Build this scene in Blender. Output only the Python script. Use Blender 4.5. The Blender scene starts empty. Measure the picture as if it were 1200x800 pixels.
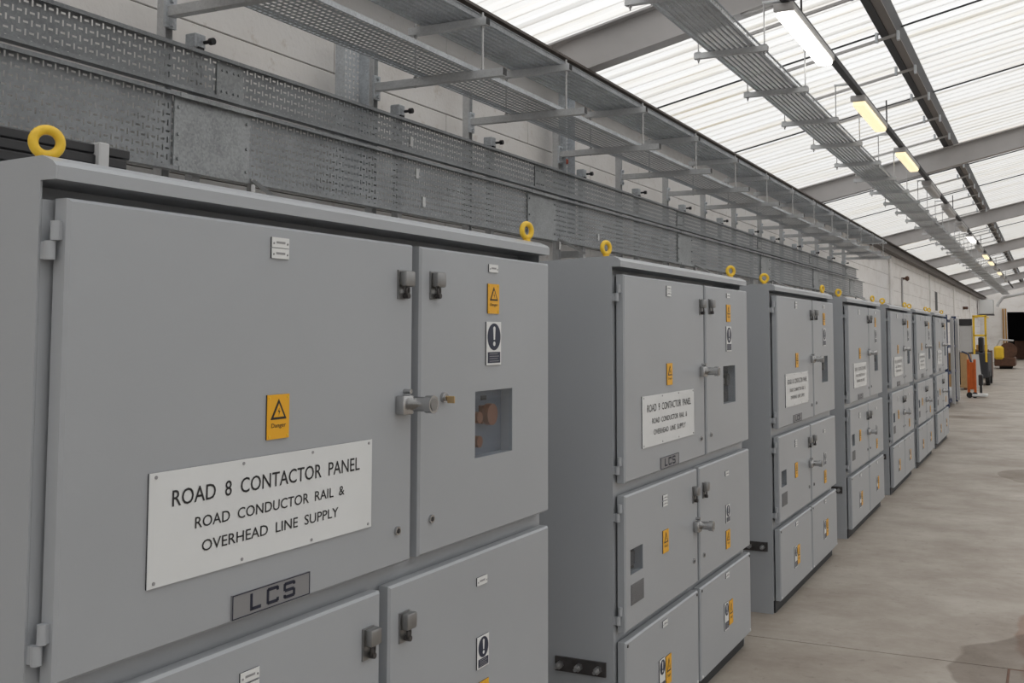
import bpy, bmesh, math, random
from mathutils import Matrix, Vector
random.seed(7)
sc = bpy.context.scene
COL = sc.collection

# ------------------------------------------------------------------ camera
F_PX, PX, PY, CAM_Z = 1220.0, 640.0, 304.0, 1.575
RIGHT = Vector((0.900963, 0.433896, 0.0)).normalized()
FWD = Vector((-0.432822, 0.898733, 0.070320)).normalized()
UP = RIGHT.cross(FWD).normalized()
cam = bpy.data.cameras.new('camera')
cam.sensor_fit = 'HORIZONTAL'; cam.sensor_width = 36.0
cam.lens = F_PX / 1200 * 36.0
cam.shift_x = (600 - PX) / 1200
cam.shift_y = -(400 - PY) / 1200
cam.clip_start = 0.05; cam.clip_end = 300
cam_o = bpy.data.objects.new('camera', cam); COL.objects.link(cam_o)
M = Matrix.Identity(4)
for i in range(3):
    M[i][0] = RIGHT[i]; M[i][1] = UP[i]; M[i][2] = -FWD[i]
M.translation = (0, 0, CAM_Z)
cam_o.matrix_world = M
sc.camera = cam_o

# ------------------------------------------------------------------ sky and exposure
w = bpy.data.worlds.new('overcast_sky'); sc.world = w; w.use_nodes = True
wt = w.node_tree
bg = wt.nodes['Background']
# standard overcast sky: brightness (1 + 2 sin(elevation)) / 3 of the zenith, the same all round
tc = wt.nodes.new('ShaderNodeTexCoord'); sx = wt.nodes.new('ShaderNodeSeparateXYZ'); wt.links.new(tc.outputs['Generated'], sx.inputs[0])
mr = wt.nodes.new('ShaderNodeMapRange'); mr.inputs[1].default_value = 0.0; mr.inputs[2].default_value = 1.0; mr.inputs[3].default_value = 1 / 3; mr.inputs[4].default_value = 1.0
wt.links.new(sx.outputs['Z'], mr.inputs[0])
ZENITH = 2.36
ml = wt.nodes.new('ShaderNodeMath'); ml.operation = 'MULTIPLY'; ml.inputs[1].default_value = ZENITH
wt.links.new(mr.outputs[0], ml.inputs[0]); wt.links.new(ml.outputs[0], bg.inputs[1])
bg.inputs[0].default_value = (0.97, 0.98, 1.0, 1)
vs = sc.view_settings
vs.view_transform = 'Standard'; vs.look = 'None'; vs.gamma = 1.0; vs.use_curve_mapping = False
vs.exposure = 0.0

# ------------------------------------------------------------------ materials
def nt(name):
    m = bpy.data.materials.new(name); m.use_nodes = True
    t = m.node_tree
    return m, t, t.nodes['Principled BSDF'], t.nodes, t.links

def pos_noise(t, scale, detail=4, rough=0.55, sx=1, sy=1, sz=1):
    g = t.nodes.new('ShaderNodeNewGeometry')
    mp = t.nodes.new('ShaderNodeMapping'); mp.inputs['Scale'].default_value = (sx, sy, sz)
    t.links.new(g.outputs['Position'], mp.inputs['Vector'])
    n = t.nodes.new('ShaderNodeTexNoise')
    n.inputs['Scale'].default_value = scale; n.inputs['Detail'].default_value = detail; n.inputs['Roughness'].default_value = rough
    t.links.new(mp.outputs[0], n.inputs['Vector'])
    return n

def ramp(t, src, stops):
    r = t.nodes.new('ShaderNodeValToRGB')
    e = r.color_ramp.elements
    while len(e) < len(stops): e.new(0.5)
    for k, (p, c) in enumerate(stops):
        e[k].position = p; e[k].color = (*c, 1)
    t.links.new(src, r.inputs[0])
    return r

def mat(name, col, rough=0.5, metal=0.0, var=0.0, scale=6.0, bump=0.0, bscale=60.0, spec=0.5, coat=0.0):
    m, t, p, N, L = nt(name)
    p.inputs['Base Color'].default_value = (*col, 1)
    p.inputs['Roughness'].default_value = rough
    p.inputs['Metallic'].default_value = metal
    p.inputs['Specular IOR Level'].default_value = spec
    p.inputs['Coat Weight'].default_value = coat
    if var > 0:
        n = pos_noise(t, scale)
        r = ramp(t, n.outputs['Fac'], [(0.3, tuple(c * (1 - var) for c in col)), (0.7, tuple(min(1, c * (1 + var)) for c in col))])
        L.new(r.outputs[0], p.inputs['Base Color'])
    if bump > 0:
        n2 = pos_noise(t, bscale, 3)
        b = N.new('ShaderNodeBump'); b.inputs['Strength'].default_value = bump; b.inputs['Distance'].default_value = 0.002
        L.new(n2.outputs['Fac'], b.inputs['Height']); L.new(b.outputs[0], p.inputs['Normal'])
    return m

MT = {}
MT['paint'] = mat('grey_enamel_paint', (0.358, 0.376, 0.400), 0.30, 0, 0.03, 1.5, 0.06, 350, 0.5)
MT['plinth'] = mat('dark_plinth_shade', (0.022, 0.024, 0.028), 0.6)
MT['chrome'] = mat('chromed_metal', (0.48, 0.48, 0.48), 0.25, 1.0)
MT['latchmetal'] = mat('dull_steel', (0.30, 0.30, 0.30), 0.35, 0.9)
MT['darkmetal'] = mat('dark_oxidised_steel', (0.07, 0.065, 0.065), 0.5, 0.5, 0.2, 30)
MT['bolt'] = mat('zinc_bolt', (0.5, 0.5, 0.5), 0.35, 0.9)
MT['yellow'] = mat('yellow_enamel', (0.80, 0.52, 0.035), 0.35, 0, 0.08, 40)
MT['signyellow'] = mat('yellow_sign_plastic', (0.80, 0.40, 0.012), 0.4)
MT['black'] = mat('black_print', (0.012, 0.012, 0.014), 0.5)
MT['plate'] = mat('white_engraving_laminate', (0.70, 0.72, 0.73), 0.22, 0, 0.04, 3)
MT['whiteplastic'] = mat('white_label_plastic', (0.72, 0.73, 0.73), 0.35)
MT['greyprint'] = mat('grey_print', (0.28, 0.28, 0.29), 0.5)
MT['navy'] = mat('navy_print', (0.012, 0.018, 0.045), 0.45)
MT['makerplate'] = mat('brushed_alloy_plate', (0.25, 0.252, 0.262), 0.4, 0.2)
MT['makerink'] = mat('dark_blue_ink', (0.008, 0.011, 0.03), 0.5)
MT['blackplastic'] = mat('black_plastic', (0.02, 0.02, 0.022), 0.45)
MT['ventgrey'] = mat('grey_vent_mesh', (0.16, 0.16, 0.165), 0.6, 0, 0.25, 400)
MT['panelblue'] = mat('blue_grey_panel', (0.17, 0.195, 0.24), 0.4)
MT['paneldark'] = mat('dark_meter_panel', (0.035, 0.04, 0.05), 0.4)
MT['copper'] = mat('brown_bakelite', (0.24, 0.085, 0.035), 0.4)
MT['brass'] = mat('brass', (0.6, 0.42, 0.22), 0.3, 0.9)
MT['steelpaint'] = mat('grey_painted_steel', (0.42, 0.405, 0.40), 0.55, 0, 0.12, 1.5)
MT['eaves'] = mat('brown_painted_steel', (0.10, 0.085, 0.075), 0.6, 0, 0.15, 2)
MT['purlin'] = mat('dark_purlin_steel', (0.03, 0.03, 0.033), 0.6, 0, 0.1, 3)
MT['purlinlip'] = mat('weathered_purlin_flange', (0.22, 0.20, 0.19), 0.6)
MT['blue'] = mat('dark_blue_paint', (0.02, 0.035, 0.09), 0.5)
MT['palegrey'] = mat('pale_grey_paint', (0.5, 0.5, 0.5), 0.5)
MT['orange'] = mat('orange_paint', (0.55, 0.11, 0.015), 0.45, 0, 0.15, 8)
MT['brown'] = mat('rust_brown', (0.10, 0.045, 0.025), 0.7, 0, 0.3, 6)
MT['cardboard'] = mat('cardboard', (0.42, 0.27, 0.13), 0.8, 0, 0.1, 10)
MT['ochre'] = mat('ochre_pipe_paint', (0.42, 0.24, 0.08), 0.5)
MT['rubber'] = mat('black_rubber', (0.015, 0.015, 0.015), 0.7)
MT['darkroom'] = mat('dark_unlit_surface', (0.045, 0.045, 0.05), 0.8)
MT['red'] = mat('red_plastic', (0.35, 0.05, 0.02), 0.5)

def galv(name, base, rough=0.42, metal=0.55, spangle=0.22):
    m, t, p, N, L = nt(name)
    g = N.new('ShaderNodeNewGeometry')
    v = N.new('ShaderNodeTexVoronoi'); v.inputs['Scale'].default_value = 110
    n = pos_noise(t, 5, 5)
    L.new(g.outputs['Position'], v.inputs['Vector'])
    a = N.new('ShaderNodeMath'); a.operation = 'MULTIPLY_ADD'; a.inputs[1].default_value = 0.3
    sep = N.new('ShaderNodeSeparateColor'); L.new(v.outputs['Color'], sep.inputs[0])
    L.new(sep.outputs[0], a.inputs[0]); L.new(n.outputs['Fac'], a.inputs[2])
    r = ramp(t, a.outputs[0], [(0.35, tuple(c * (1 - spangle) for c in base)), (0.9, tuple(c * (1 + spangle) for c in base))])
    L.new(r.outputs[0], p.inputs['Base Color'])
    p.inputs['Metallic'].default_value = metal; p.inputs['Roughness'].default_value = rough
    return m
MT['galv'] = galv('galvanised_steel', (0.52, 0.55, 0.58), 0.45, 0.3)
MT['galvdark'] = galv('weathered_galvanised_tray', (0.30, 0.315, 0.33), 0.5, 0.3)
MT['galvplain'] = galv('plain_galvanised_plate', (0.33, 0.345, 0.355), 0.45, 0.35, 0.3)
MT['strut'] = galv('galvanised_strut', (0.55, 0.56, 0.57), 0.42, 0.35, 0.12)

def glass_mat():
    m, t, p, N, L = nt('window_glass')
    p.inputs['Base Color'].default_value = (0.6, 0.65, 0.7, 1); p.inputs['Roughness'].default_value = 0.05
    p.inputs['Specular IOR Level'].default_value = 0.6
    tr = N.new('ShaderNodeBsdfTransparent'); tr.inputs[0].default_value = (0.88, 0.90, 0.92, 1)
    gl = N.new('ShaderNodeBsdfGlossy'); gl.inputs['Roughness'].default_value = 0.03
    mx = N.new('ShaderNodeMixShader')
    mx.inputs[0].default_value = 0.07; L.new(tr.outputs[0], mx.inputs[1]); L.new(gl.outputs[0], mx.inputs[2])
    L.new(mx.outputs[0], N['Material Output'].inputs[0])
    return m
MT['glass'] = glass_mat()

def sheet_mat():
    m, t, p, N, L = nt('translucent_roof_sheet')
    n = pos_noise(t, 1.2, 5, 0.6, 0.35, 4.0, 1)
    r = ramp(t, n.outputs['Fac'], [(0.25, (0.71, 0.665, 0.57)), (0.45, (0.775, 0.76, 0.73)), (0.75, (0.82, 0.82, 0.815))])
    tr = N.new('ShaderNodeBsdfTransparent'); tl = N.new('ShaderNodeBsdfTranslucent'); df = N.new('ShaderNodeBsdfDiffuse')
    L.new(r.outputs[0], tr.inputs[0]); L.new(r.outputs[0], tl.inputs[0])
    df.inputs[0].default_value = (0.7, 0.68, 0.62, 1)
    m1 = N.new('ShaderNodeMixShader'); m1.inputs[0].default_value = 0.25
    m2 = N.new('ShaderNodeMixShader'); m2.inputs[0].default_value = 0.55
    L.new(tl.outputs[0], m1.inputs[1]); L.new(df.outputs[0], m1.inputs[2])
    L.new(m1.outputs[0], m2.inputs[1]); L.new(tr.outputs[0], m2.inputs[2])
    L.new(m2.outputs[0], N['Material Output'].inputs[0])
    return m
MT['sheet'] = sheet_mat()

def emit_mat(name, col, s):
    m, t, p, N, L = nt(name)
    p.inputs['Base Color'].default_value = (0.8, 0.8, 0.78, 1)
    p.inputs['Emission Color'].default_value = (*col, 1); p.inputs['Emission Strength'].default_value = s
    return m
MT['lamp_white'] = emit_mat('lit_white_diffuser', (1.0, 0.97, 0.92), 3.0)
MT['lamp_warm'] = emit_mat('lit_warm_diffuser', (1.0, 0.80, 0.46), 0.95)
MT['lamp_off'] = mat('unlit_diffuser', (0.5, 0.5, 0.5), 0.3)

def wall_mat():
    m, t, p, N, L = nt('white_painted_masonry')
    n = pos_noise(t, 1.2, 6, 0.6, 1, 1, 2.0)
    r = ramp(t, n.outputs['Fac'], [(0.25, (0.70, 0.67, 0.64)), (0.5, (0.83, 0.81, 0.79)), (0.8, (0.87, 0.86, 0.85))])
    n3 = pos_noise(t, 9, 4, 0.7)
    r3 = ramp(t, n3.outputs['Fac'], [(0.28, (0.72, 0.66, 0.6)), (0.4, (1, 1, 1))])
    mx = N.new('ShaderNodeMix'); mx.data_type = 'RGBA'; mx.blend_type = 'MULTIPLY'; mx.inputs[0].default_value = 0.6
    L.new(r.outputs[0], mx.inputs[6]); L.new(r3.outputs[0], mx.inputs[7]); L.new(mx.outputs[2], p.inputs['Base Color'])
    p.inputs['Roughness'].default_value = 0.8
    b = N.new('ShaderNodeBump'); b.inputs['Strength'].default_value = 0.3; b.inputs['Distance'].default_value = 0.01
    n2 = pos_noise(t, 40, 5); L.new(n2.outputs['Fac'], b.inputs['Height']); L.new(b.outputs[0], p.inputs['Normal'])
    return m
MT['wall'] = wall_mat()
MT['mortar'] = mat('mortar', (0.28, 0.25, 0.23), 0.9)

def floor_mat():
    m, t, p, N, L = nt('worn_concrete')
    n = pos_noise(t, 1.4, 10, 0.72, 0.9, 1.0, 1)
    r = ramp(t, n.outputs['Fac'], [(0.30, (0.25, 0.212, 0.178)), (0.5, (0.320, 0.282, 0.242)), (0.70, (0.40, 0.362, 0.318))])
    n2 = pos_noise(t, 11, 6, 0.7)
    r2 = ramp(t, n2.outputs['Fac'], [(0.30, (0.55, 0.52, 0.5)), (0.42, (1, 1, 1))])
    mx = N.new('ShaderNodeMix'); mx.data_type = 'RGBA'; mx.blend_type = 'MULTIPLY'; mx.inputs[0].default_value = 0.55
    L.new(r.outputs[0], mx.inputs[6]); L.new(r2.outputs[0], mx.inputs[7])
    # oil / damp stains with their own outline
    g = N.new('ShaderNodeNewGeometry')
    nd = pos_noise(t, 1.1, 3, 0.5)
    last = mx.outputs[2]
    for (cx, cy, rx, ry, colr) in ((0.10, 5.55, 0.56, 0.70, (0.60, 0.56, 0.53)), (0.25, 6.05, 0.50, 1.1, (0.86, 0.70, 0.64)), (-0.10, 12.8, 0.45, 0.65, (0.66, 0.62, 0.58)), (0.0, 20.5, 0.5, 0.8, (0.7, 0.66, 0.62)), (-1.3, 21.2, 0.55, 0.35, (0.7, 0.66, 0.62))):
        sub = N.new('ShaderNodeVectorMath'); sub.operation = 'SUBTRACT'; sub.inputs[1].default_value = (cx, cy, 0)
        L.new(g.outputs['Position'], sub.inputs[0])
        ml = N.new('ShaderNodeVectorMath'); ml.operation = 'MULTIPLY'; ml.inputs[1].default_value = (1 / rx, 1 / ry, 0)
        L.new(sub.outputs[0], ml.inputs[0])
        ln = N.new('ShaderNodeVectorMath'); ln.operation = 'LENGTH'; L.new(ml.outputs[0], ln.inputs[0])
        ad = N.new('ShaderNodeMath'); ad.operation = 'MULTIPLY_ADD'; ad.inputs[1].default_value = 0.9
        L.new(nd.outputs['Fac'], ad.inputs[0]); L.new(ln.outputs['Value'], ad.inputs[2])
        rr = ramp(t, ad.outputs[0], [(0.0, colr), (1.0, colr)])
        mr = N.new('ShaderNodeMapRange'); mr.inputs[1].default_value = 1.40; mr.inputs[2].default_value = 1.44; mr.inputs[3].default_value = 1.0; mr.inputs[4].default_value = 0.0
        L.new(ad.outputs[0], mr.inputs[0])
        m2 = N.new('ShaderNodeMix'); m2.data_type = 'RGBA'; m2.blend_type = 'MULTIPLY'
        L.new(mr.outputs[0], m2.inputs[0]); L.new(last, m2.inputs[6]); m2.inputs[7].default_value = (*colr, 1)
        last = m2.outputs[2]; N.remove(rr)
    L.new(last, p.inputs['Base Color'])
    rg = ramp(t, n.outputs['Fac'], [(0.3, (0.62,) * 3), (0.7, (0.42,) * 3)])
    L.new(rg.outputs[0], p.inputs['Roughness'])
    p.inputs['Specular IOR Level'].default_value = 0.35
    b = N.new('ShaderNodeBump'); b.inputs['Strength'].default_value = 0.15; b.inputs['Distance'].default_value = 0.01
    L.new(n2.outputs['Fac'], b.inputs['Height']); L.new(b.outputs[0], p.inputs['Normal'])
    return m
MT['floor'] = floor_mat()
MT['joint'] = mat('floor_joint_filler', (0.06, 0.05, 0.04), 0.9)

# ------------------------------------------------------------------ mesh helpers
ORG = {}          # world origin of every object's root
class MB:
    def __init__(s): s.v = []; s.f = []
    def add(s, vs, fs):
        b = len(s.v); s.v += [tuple(v) for v in vs]; s.f += [tuple(i + b for i in f) for f in fs]; return s
    def box(s, x0, x1, y0, y1, z0, z1):
        vs = [(x, y, z) for x in (x0, x1) for y in (y0, y1) for z in (z0, z1)]
        return s.add(vs, [(0, 1, 3, 2), (4, 6, 7, 5), (0, 4, 5, 1), (2, 3, 7, 6), (0, 2, 6, 4), (1, 5, 7, 3)])
    def bbox(s, x0, x1, y0, y1, z0, z1, c, seg=1):
        bm = bmesh.new(); bmesh.ops.create_cube(bm, size=1)
        for v in bm.verts:
            v.co = Vector(((x0 + x1) / 2 + v.co.x * (x1 - x0), (y0 + y1) / 2 + v.co.y * (y1 - y0), (z0 + z1) / 2 + v.co.z * (z1 - z0)))
        bmesh.ops.bevel(bm, geom=list(bm.edges), offset=c, segments=seg, affect='EDGES', profile=0.5)
        return s.addbm(bm)
    def addbm(s, bm):
        bm.verts.index_update()
        s.add([tuple(v.co) for v in bm.verts], [tuple(v.index for v in f.verts) for f in bm.faces]); bm.free(); return s
    def cyl(s, p, q, r, n=12, r2=None, cap=True):
        p = Vector(p); q = Vector(q); d = (q - p).normalized(); r2 = r if r2 is None else r2
        a = d.orthogonal().normalized(); b = d.cross(a)
        vs = []
        for (c, rr) in ((p, r), (q, r2)):
            for k in range(n):
                t = 2 * math.pi * k / n; vs.append(c + a * (rr * math.cos(t)) + b * (rr * math.sin(t)))
        fs = [(k, (k + 1) % n, n + (k + 1) % n, n + k) for k in range(n)]
        if cap: fs += [tuple(range(n - 1, -1, -1)), tuple(range(n, 2 * n))]
        return s.add(vs, fs)
    def path(s, pts, r, n=8):
        for a, b in zip(pts[:-1], pts[1:]): s.cyl(a, b, r, n)
        return s
    def torus(s, c, normal, R, r, n=24, m=10):
        c = Vector(c); d = Vector(normal).normalized(); a = d.orthogonal().normalized(); b = d.cross(a)
        vs = []
        for i in range(n):
            t = 2 * math.pi * i / n; e = a * math.cos(t) + b * math.sin(t)
            for j in range(m):
                u = 2 * math.pi * j / m; vs.append(c + e * (R + r * math.cos(u)) + d * (r * math.sin(u)))
        fs = [(i * m + j, ((i + 1) % n) * m + j, ((i + 1) % n) * m + (j + 1) % m, i * m + (j + 1) % m) for i in range(n) for j in range(m)]
        return s.add(vs, fs)
    def polyx(s, pts, x0, x1):           # polygon of (y,z) extruded along x, front at x1
        n = len(pts)
        vs = [(x0, y, z) for y, z in pts] + [(x1, y, z) for y, z in pts]
        return s.add(vs, [tuple(range(n - 1, -1, -1)), tuple(range(n, 2 * n))] + [(k, (k + 1) % n, n + (k + 1) % n, n + k) for k in range(n)])
    def polyy(s, pts, y0, y1):           # polygon of (x,z) extruded along y
        n = len(pts)
        vs = [(x, y0, z) for x, z in pts] + [(x, y1, z) for x, z in pts]
        return s.add(vs, [tuple(range(n)), tuple(range(2 * n - 1, n - 1, -1))] + [(k, n + k, n + (k + 1) % n, (k + 1) % n) for k in range(n)])
    def mesh(s, name, material, smooth=False, origin=(0, 0, 0)):
        me = bpy.data.meshes.new(name); o = Vector(origin)
        me.from_pydata([tuple(Vector(v) - o) for v in s.v], [], s.f)
        bm = bmesh.new(); bm.from_mesh(me); bmesh.ops.recalc_face_normals(bm, faces=bm.faces); bm.to_mesh(me); bm.free()
        me.materials.append(MT[material])
        if smooth:
            me.shade_smooth(); me.set_sharp_from_angle(angle=math.radians(38))
        return me
    def build(s, name, material, parent=None, smooth=False, origin=None):
        if parent is not None: org = ORG[parent.name]
        else: org = Vector(origin or (0, 0, 0))
        me = s.mesh(name, material, smooth, org)
        o = bpy.data.objects.new(name, me); COL.objects.link(o)
        if parent is not None: o.parent = parent
        else: o.location = org
        ORG[o.name] = org
        return o

def put(me, name, parent, loc):          # a further piece sharing mesh data, at a world location
    o = bpy.data.objects.new(name, me); COL.objects.link(o)
    o.parent = parent; o.location = Vector(loc) - ORG[parent.name]; ORG[o.name] = Vector(loc)
    return o

def thing(name, label, cat, loc, group=None):
    o = bpy.data.objects.new(name, None); COL.objects.link(o); o.location = loc; o.empty_display_size = 0.1
    ORG[o.name] = Vector(loc)
    return tag(o, label, cat, group)
def tag(o, label, cat, group=None):
    o['label'] = label; o['category'] = cat
    if group: o['group'] = group
    return o
def struct(name, loc=(0, 0, 0)):
    o = bpy.data.objects.new(name, None); COL.objects.link(o); o.location = loc; ORG[o.name] = Vector(loc); o['kind'] = 'structure'
    return o
ORD = ['nearest', 'second', 'third', 'fourth', 'fifth', 'sixth', 'seventh', 'eighth', 'ninth', 'tenth', 'eleventh', 'twelfth', 'thirteenth', 'fourteenth', 'fifteenth', 'sixteenth', 'seventeenth', 'eighteenth', 'nineteenth', 'twentieth', 'twenty-first', 'twenty-second', 'twenty-third', 'twenty-fourth', 'twenty-fifth', 'twenty-sixth', 'twenty-seventh', 'twenty-eighth', 'twenty-ninth', 'thirtieth', 'thirty-first', 'thirty-second', 'thirty-third', 'thirty-fourth', 'thirty-fifth', 'thirty-sixth', 'thirty-seventh', 'thirty-eighth', 'thirty-ninth', 'fortieth']
def nth(i): return 'nearest' if i == 0 else ORD[i] + ' nearest'

_font = {}
def glyphs(text):                        # filled outlines of a line of text: verts (x,y), faces
    if text in _font: return _font[text]
    c = bpy.data.curves.new('lettering', 'FONT'); c.body = text; c.size = 1.0; c.resolution_u = 3; c.offset = 0.005
    o = bpy.data.objects.new('lettering', c); COL.objects.link(o)
    dg = bpy.context.evaluated_depsgraph_get(); dg.update()
    me = bpy.data.meshes.new_from_object(o.evaluated_get(dg))
    vs = [(v.co.x, v.co.y) for v in me.vertices]; fs = [tuple(p.vertices) for p in me.polygons]
    bpy.data.objects.remove(o); bpy.data.curves.remove(c); bpy.data.meshes.remove(me)
    _font[text] = (vs, fs); return _font[text]
def text_on(mb, text, y0, y1, z0, h, x):  # on a plane facing +X, from y0 to y1, capital height h
    vs, fs = glyphs(text)
    xs = [a for a, b in vs]; lo, hi = min(xs), max(xs)
    cap = 0.729
    mb.add([(x, y0 + (a - lo) / (hi - lo) * (y1 - y0), z0 + b / cap * h) for a, b in vs], fs)
def words(mb):                           # split a line of lettering at its word spaces
    box = sorted((min(mb.v[i][1] for i in f), max(mb.v[i][1] for i in f), f) for f in mb.f)
    span = max(b[1] for b in box) - box[0][0]
    out = []; end = None
    for a, b, f in box:
        if end is None or a - end > span * .022: out.append(MB()); end = b
        out[-1].add([mb.v[i] for i in f], [tuple(range(len(f)))]); end = max(end, b)
    return out

# ------------------------------------------------------------------ the building shell
WX = -3.40                               # inner face of the wall behind the cabinets
RAFTERS = [7.49 + 9.33 * k for k in range(-3, 7)]
SL = 0.226; RIDGE = 3.0
def zr(x):                               # top of the rafters
    x = x if x <= RIDGE else 2 * RIDGE - x
    return 3.97 + SL * (x + 3.2)
Y_A, Y_B = -22.0, 66.0

floor = struct('floor', (0, 30, 0))
MB().box(-6, 11, Y_A, 84, -0.3, -0.012).build('floor_bed', 'joint', floor)
cuts = [Y_A, 5.468, 16.2, 27.0, 38.0, 49.0, 60.0, 84.0]
for a, b in zip(cuts[:-1], cuts[1:]):
    for x0, x1 in ((-6, 3.0), (3.0, 11)):
        MB().box(x0 + .003, x1 - .003, a + .004, b - .004, -0.1, 0).build('concrete_slab', 'floor', floor)

wl = struct('wall_left', (WX, 30, 0))
MB().box(WX - 0.3, WX - 0.012, Y_A, Y_B, 0, 3.62).build('wall_core', 'mortar', wl)
H = 0.345; z = 2.958 - 8 * H
blk = {}
course = 0
zz = 2.958 - 8 * H
while zz < 3.62:
    z0, z1 = max(zz, 0.0), min(zz + H, 3.62)
    if z1 - z0 > 0.03:
        y = Y_A + (0 if course % 2 else -1.15)
        while y < Y_B:
            a, b = max(y, Y_A), min(y + 2.3, Y_B)
            if b - a > 0.05:
                key = (round(b - a, 3), round(z1 - z0, 3))
                if key not in blk:
                    blk[key] = MB().bbox(-0.011, 0, 0.003, b - a - 0.003, 0.003, z1 - z0 - 0.003, 0.003).mesh('wall_block', 'wall')
                put(blk[key], 'wall_block', wl, (WX + random.uniform(-.0015, .0015), a, z0))
        # next block
            y += 2.3
    zz += H; course += 1
trim = struct('trim_1', (WX, 40, 0))
for k, y in enumerate(RAFTERS):
    if y > 20: MB().bbox(WX, WX + 0.05, y - 0.25, y + 0.25, 0, 3.44, 0.01).build('pilaster', 'wall', trim)
MB().box(WX - 0.001, WX + 0.006, 37.1, 37.9, 2.33, 2.96).build('slot_opening', 'black', wl)

wr = struct('wall_right', (9.6, 30, 0))
for yy in RAFTERS: MB().box(9.5, 9.75, yy - .12, yy + .12, 0, 3.6).build('unseen_bay_column', 'steelpaint', wr)  # unseen side, its bays left open to let in fill skylight
MB().box(9.5, 9.75, Y_A, Y_B, 0, 2.9).build('unseen_part_wall', 'wall', wr)  # unseen wall, stopped short so skylight enters above it
wb = struct('wall_back', (3, Y_A, 0))
for xx in (WX - .2, 3.0, 9.6): MB().box(xx - .15, xx + .15, Y_A - .3, Y_A, 0, 3.9 if xx != 3 else 5.3).build('unseen_end_column', 'steelpaint', wb)  # unseen gable end, left open to light the cabinet sides
MB().box(-60, 90, -70, Y_A - .31, -.3, -.02).build('unseen_ground', 'floor', wb)  # unseen ground, added to stop sky below the horizon lighting upward
MB().box(11.01, 90, Y_A - .3, 120, -.3, -.02).build('unseen_ground', 'floor', wr)  # same unseen ground beyond the right side, blocking light from below
we = struct('wall_end', (0, Y_B, 0))
m = MB()
m.box(WX - .3, -2.15, Y_B, Y_B + .25, 0, 4.0); m.box(2.2, 9.8, Y_B, Y_B + .25, 0, 4.0)
m.polyy([(-2.15, 2.78), (2.2, 2.78), (9.8, 3.0), (9.8, 4.0), (3, 5.6), (WX - .3, 4.0), (-2.15, 4.0)], Y_B, Y_B + .25)
m.build('wall_face', 'wall', we)
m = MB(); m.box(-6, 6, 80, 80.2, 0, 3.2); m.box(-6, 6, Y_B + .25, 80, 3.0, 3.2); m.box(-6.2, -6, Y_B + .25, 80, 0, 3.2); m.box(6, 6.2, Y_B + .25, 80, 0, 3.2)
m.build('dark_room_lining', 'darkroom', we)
MB().bbox(WX, -2.15, 62.3, 62.6, 0, 3.0, .01).build('return_wall', 'wall', we)

ceil = struct('ceiling', (0, 30, 4))
# corrugated translucent sheets
SP, NC = 0.238, 4
def sheet_mesh(x0, x1):
    m = MB(); vs = []
    prof = []
    for k in range(NC):
        y = k * SP; prof += [(y, 0), (y + SP * .40, 0), (y + SP * .52, .024), (y + SP * .60, .024), (y + SP * .74, 0)]
    prof += [(NC * SP, 0), (NC * SP + SP * .40, 0), (NC * SP + SP * .45, .01)]
    n = len(prof)
    for x in (x0, x1):
        for (y, z) in prof: vs.append((x, y, zr(x) + 0.205 + z))
    m.add(vs, [(k, k + 1, n + k + 1, n + k) for k in range(n - 1)])
    return m.mesh('roof_sheet', 'sheet')
sl_, sr_ = sheet_mesh(-4.0, RIDGE), sheet_mesh(RIDGE, 10.0)
y = Y_A - 0.2; k = 0
while y < Y_B + .2:
    for me in (sl_, sr_): put(me, 'roof_sheet', ceil, (0, y, 0.003 * (k % 2)))
    y += SP * NC; k += 1
# rafters
def rafter(y):
    m = MB(); D = 0.315
    for (xa, xb) in ((-3.95, RIDGE), (RIDGE, 9.95)):
        for (lo, hi, hw) in ((-D, -D + .016, .075), (-D + .016, -.016, .006), (-.016, 0, .075)):
            pts = [(xa, zr(xa) + lo), (xb, zr(xb) + lo), (xb, zr(xb) + hi), (xa, zr(xa) + hi)]
            m.polyy(pts, y - hw, y + hw)
    return m.build('rafter', 'steelpaint', ceil)
for y in RAFTERS: rafter(y)
# purlins: eaves, the visible one and those beyond
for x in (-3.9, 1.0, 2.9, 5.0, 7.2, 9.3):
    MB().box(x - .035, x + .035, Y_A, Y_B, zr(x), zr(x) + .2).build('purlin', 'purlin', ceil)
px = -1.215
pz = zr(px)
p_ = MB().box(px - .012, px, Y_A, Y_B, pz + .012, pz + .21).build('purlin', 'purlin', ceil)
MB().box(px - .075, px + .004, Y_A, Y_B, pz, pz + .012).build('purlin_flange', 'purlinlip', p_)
MB().box(px - .15, px - .078, Y_A, Y_B, pz - .012, pz + .045).build('purlin_shade_strip', 'purlin', p_)  # added dark strip standing for the shadowed recess beside the flange
# eaves beam on top of the wall
e = MB()
e.box(-3.36, -3.2, Y_A, Y_B, 3.632, 3.65); e.box(-3.29, -3.275, Y_A, Y_B, 3.46, 3.632); e.box(-3.36, -3.2, Y_A, Y_B, 3.442, 3.46)
e.build('eaves_beam', 'eaves', ceil)
MB().box(-4.08, -4.02, Y_A, Y_B, 3.4, 4.0).build('eaves_closure', 'wall', ceil)
# sag rods between the purlins
rodm = MB().cyl((-3.9, 0, zr(-3.9) + .17), (RIDGE, 0, zr(RIDGE) + .17), 0.010, 8).mesh('sag_rod', 'purlin', True)
for yb in RAFTERS:
    for f in (1 / 3, 2 / 3): put(rodm, 'sag_rod', ceil, (0, yb + 9.33 * f, 0))

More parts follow.
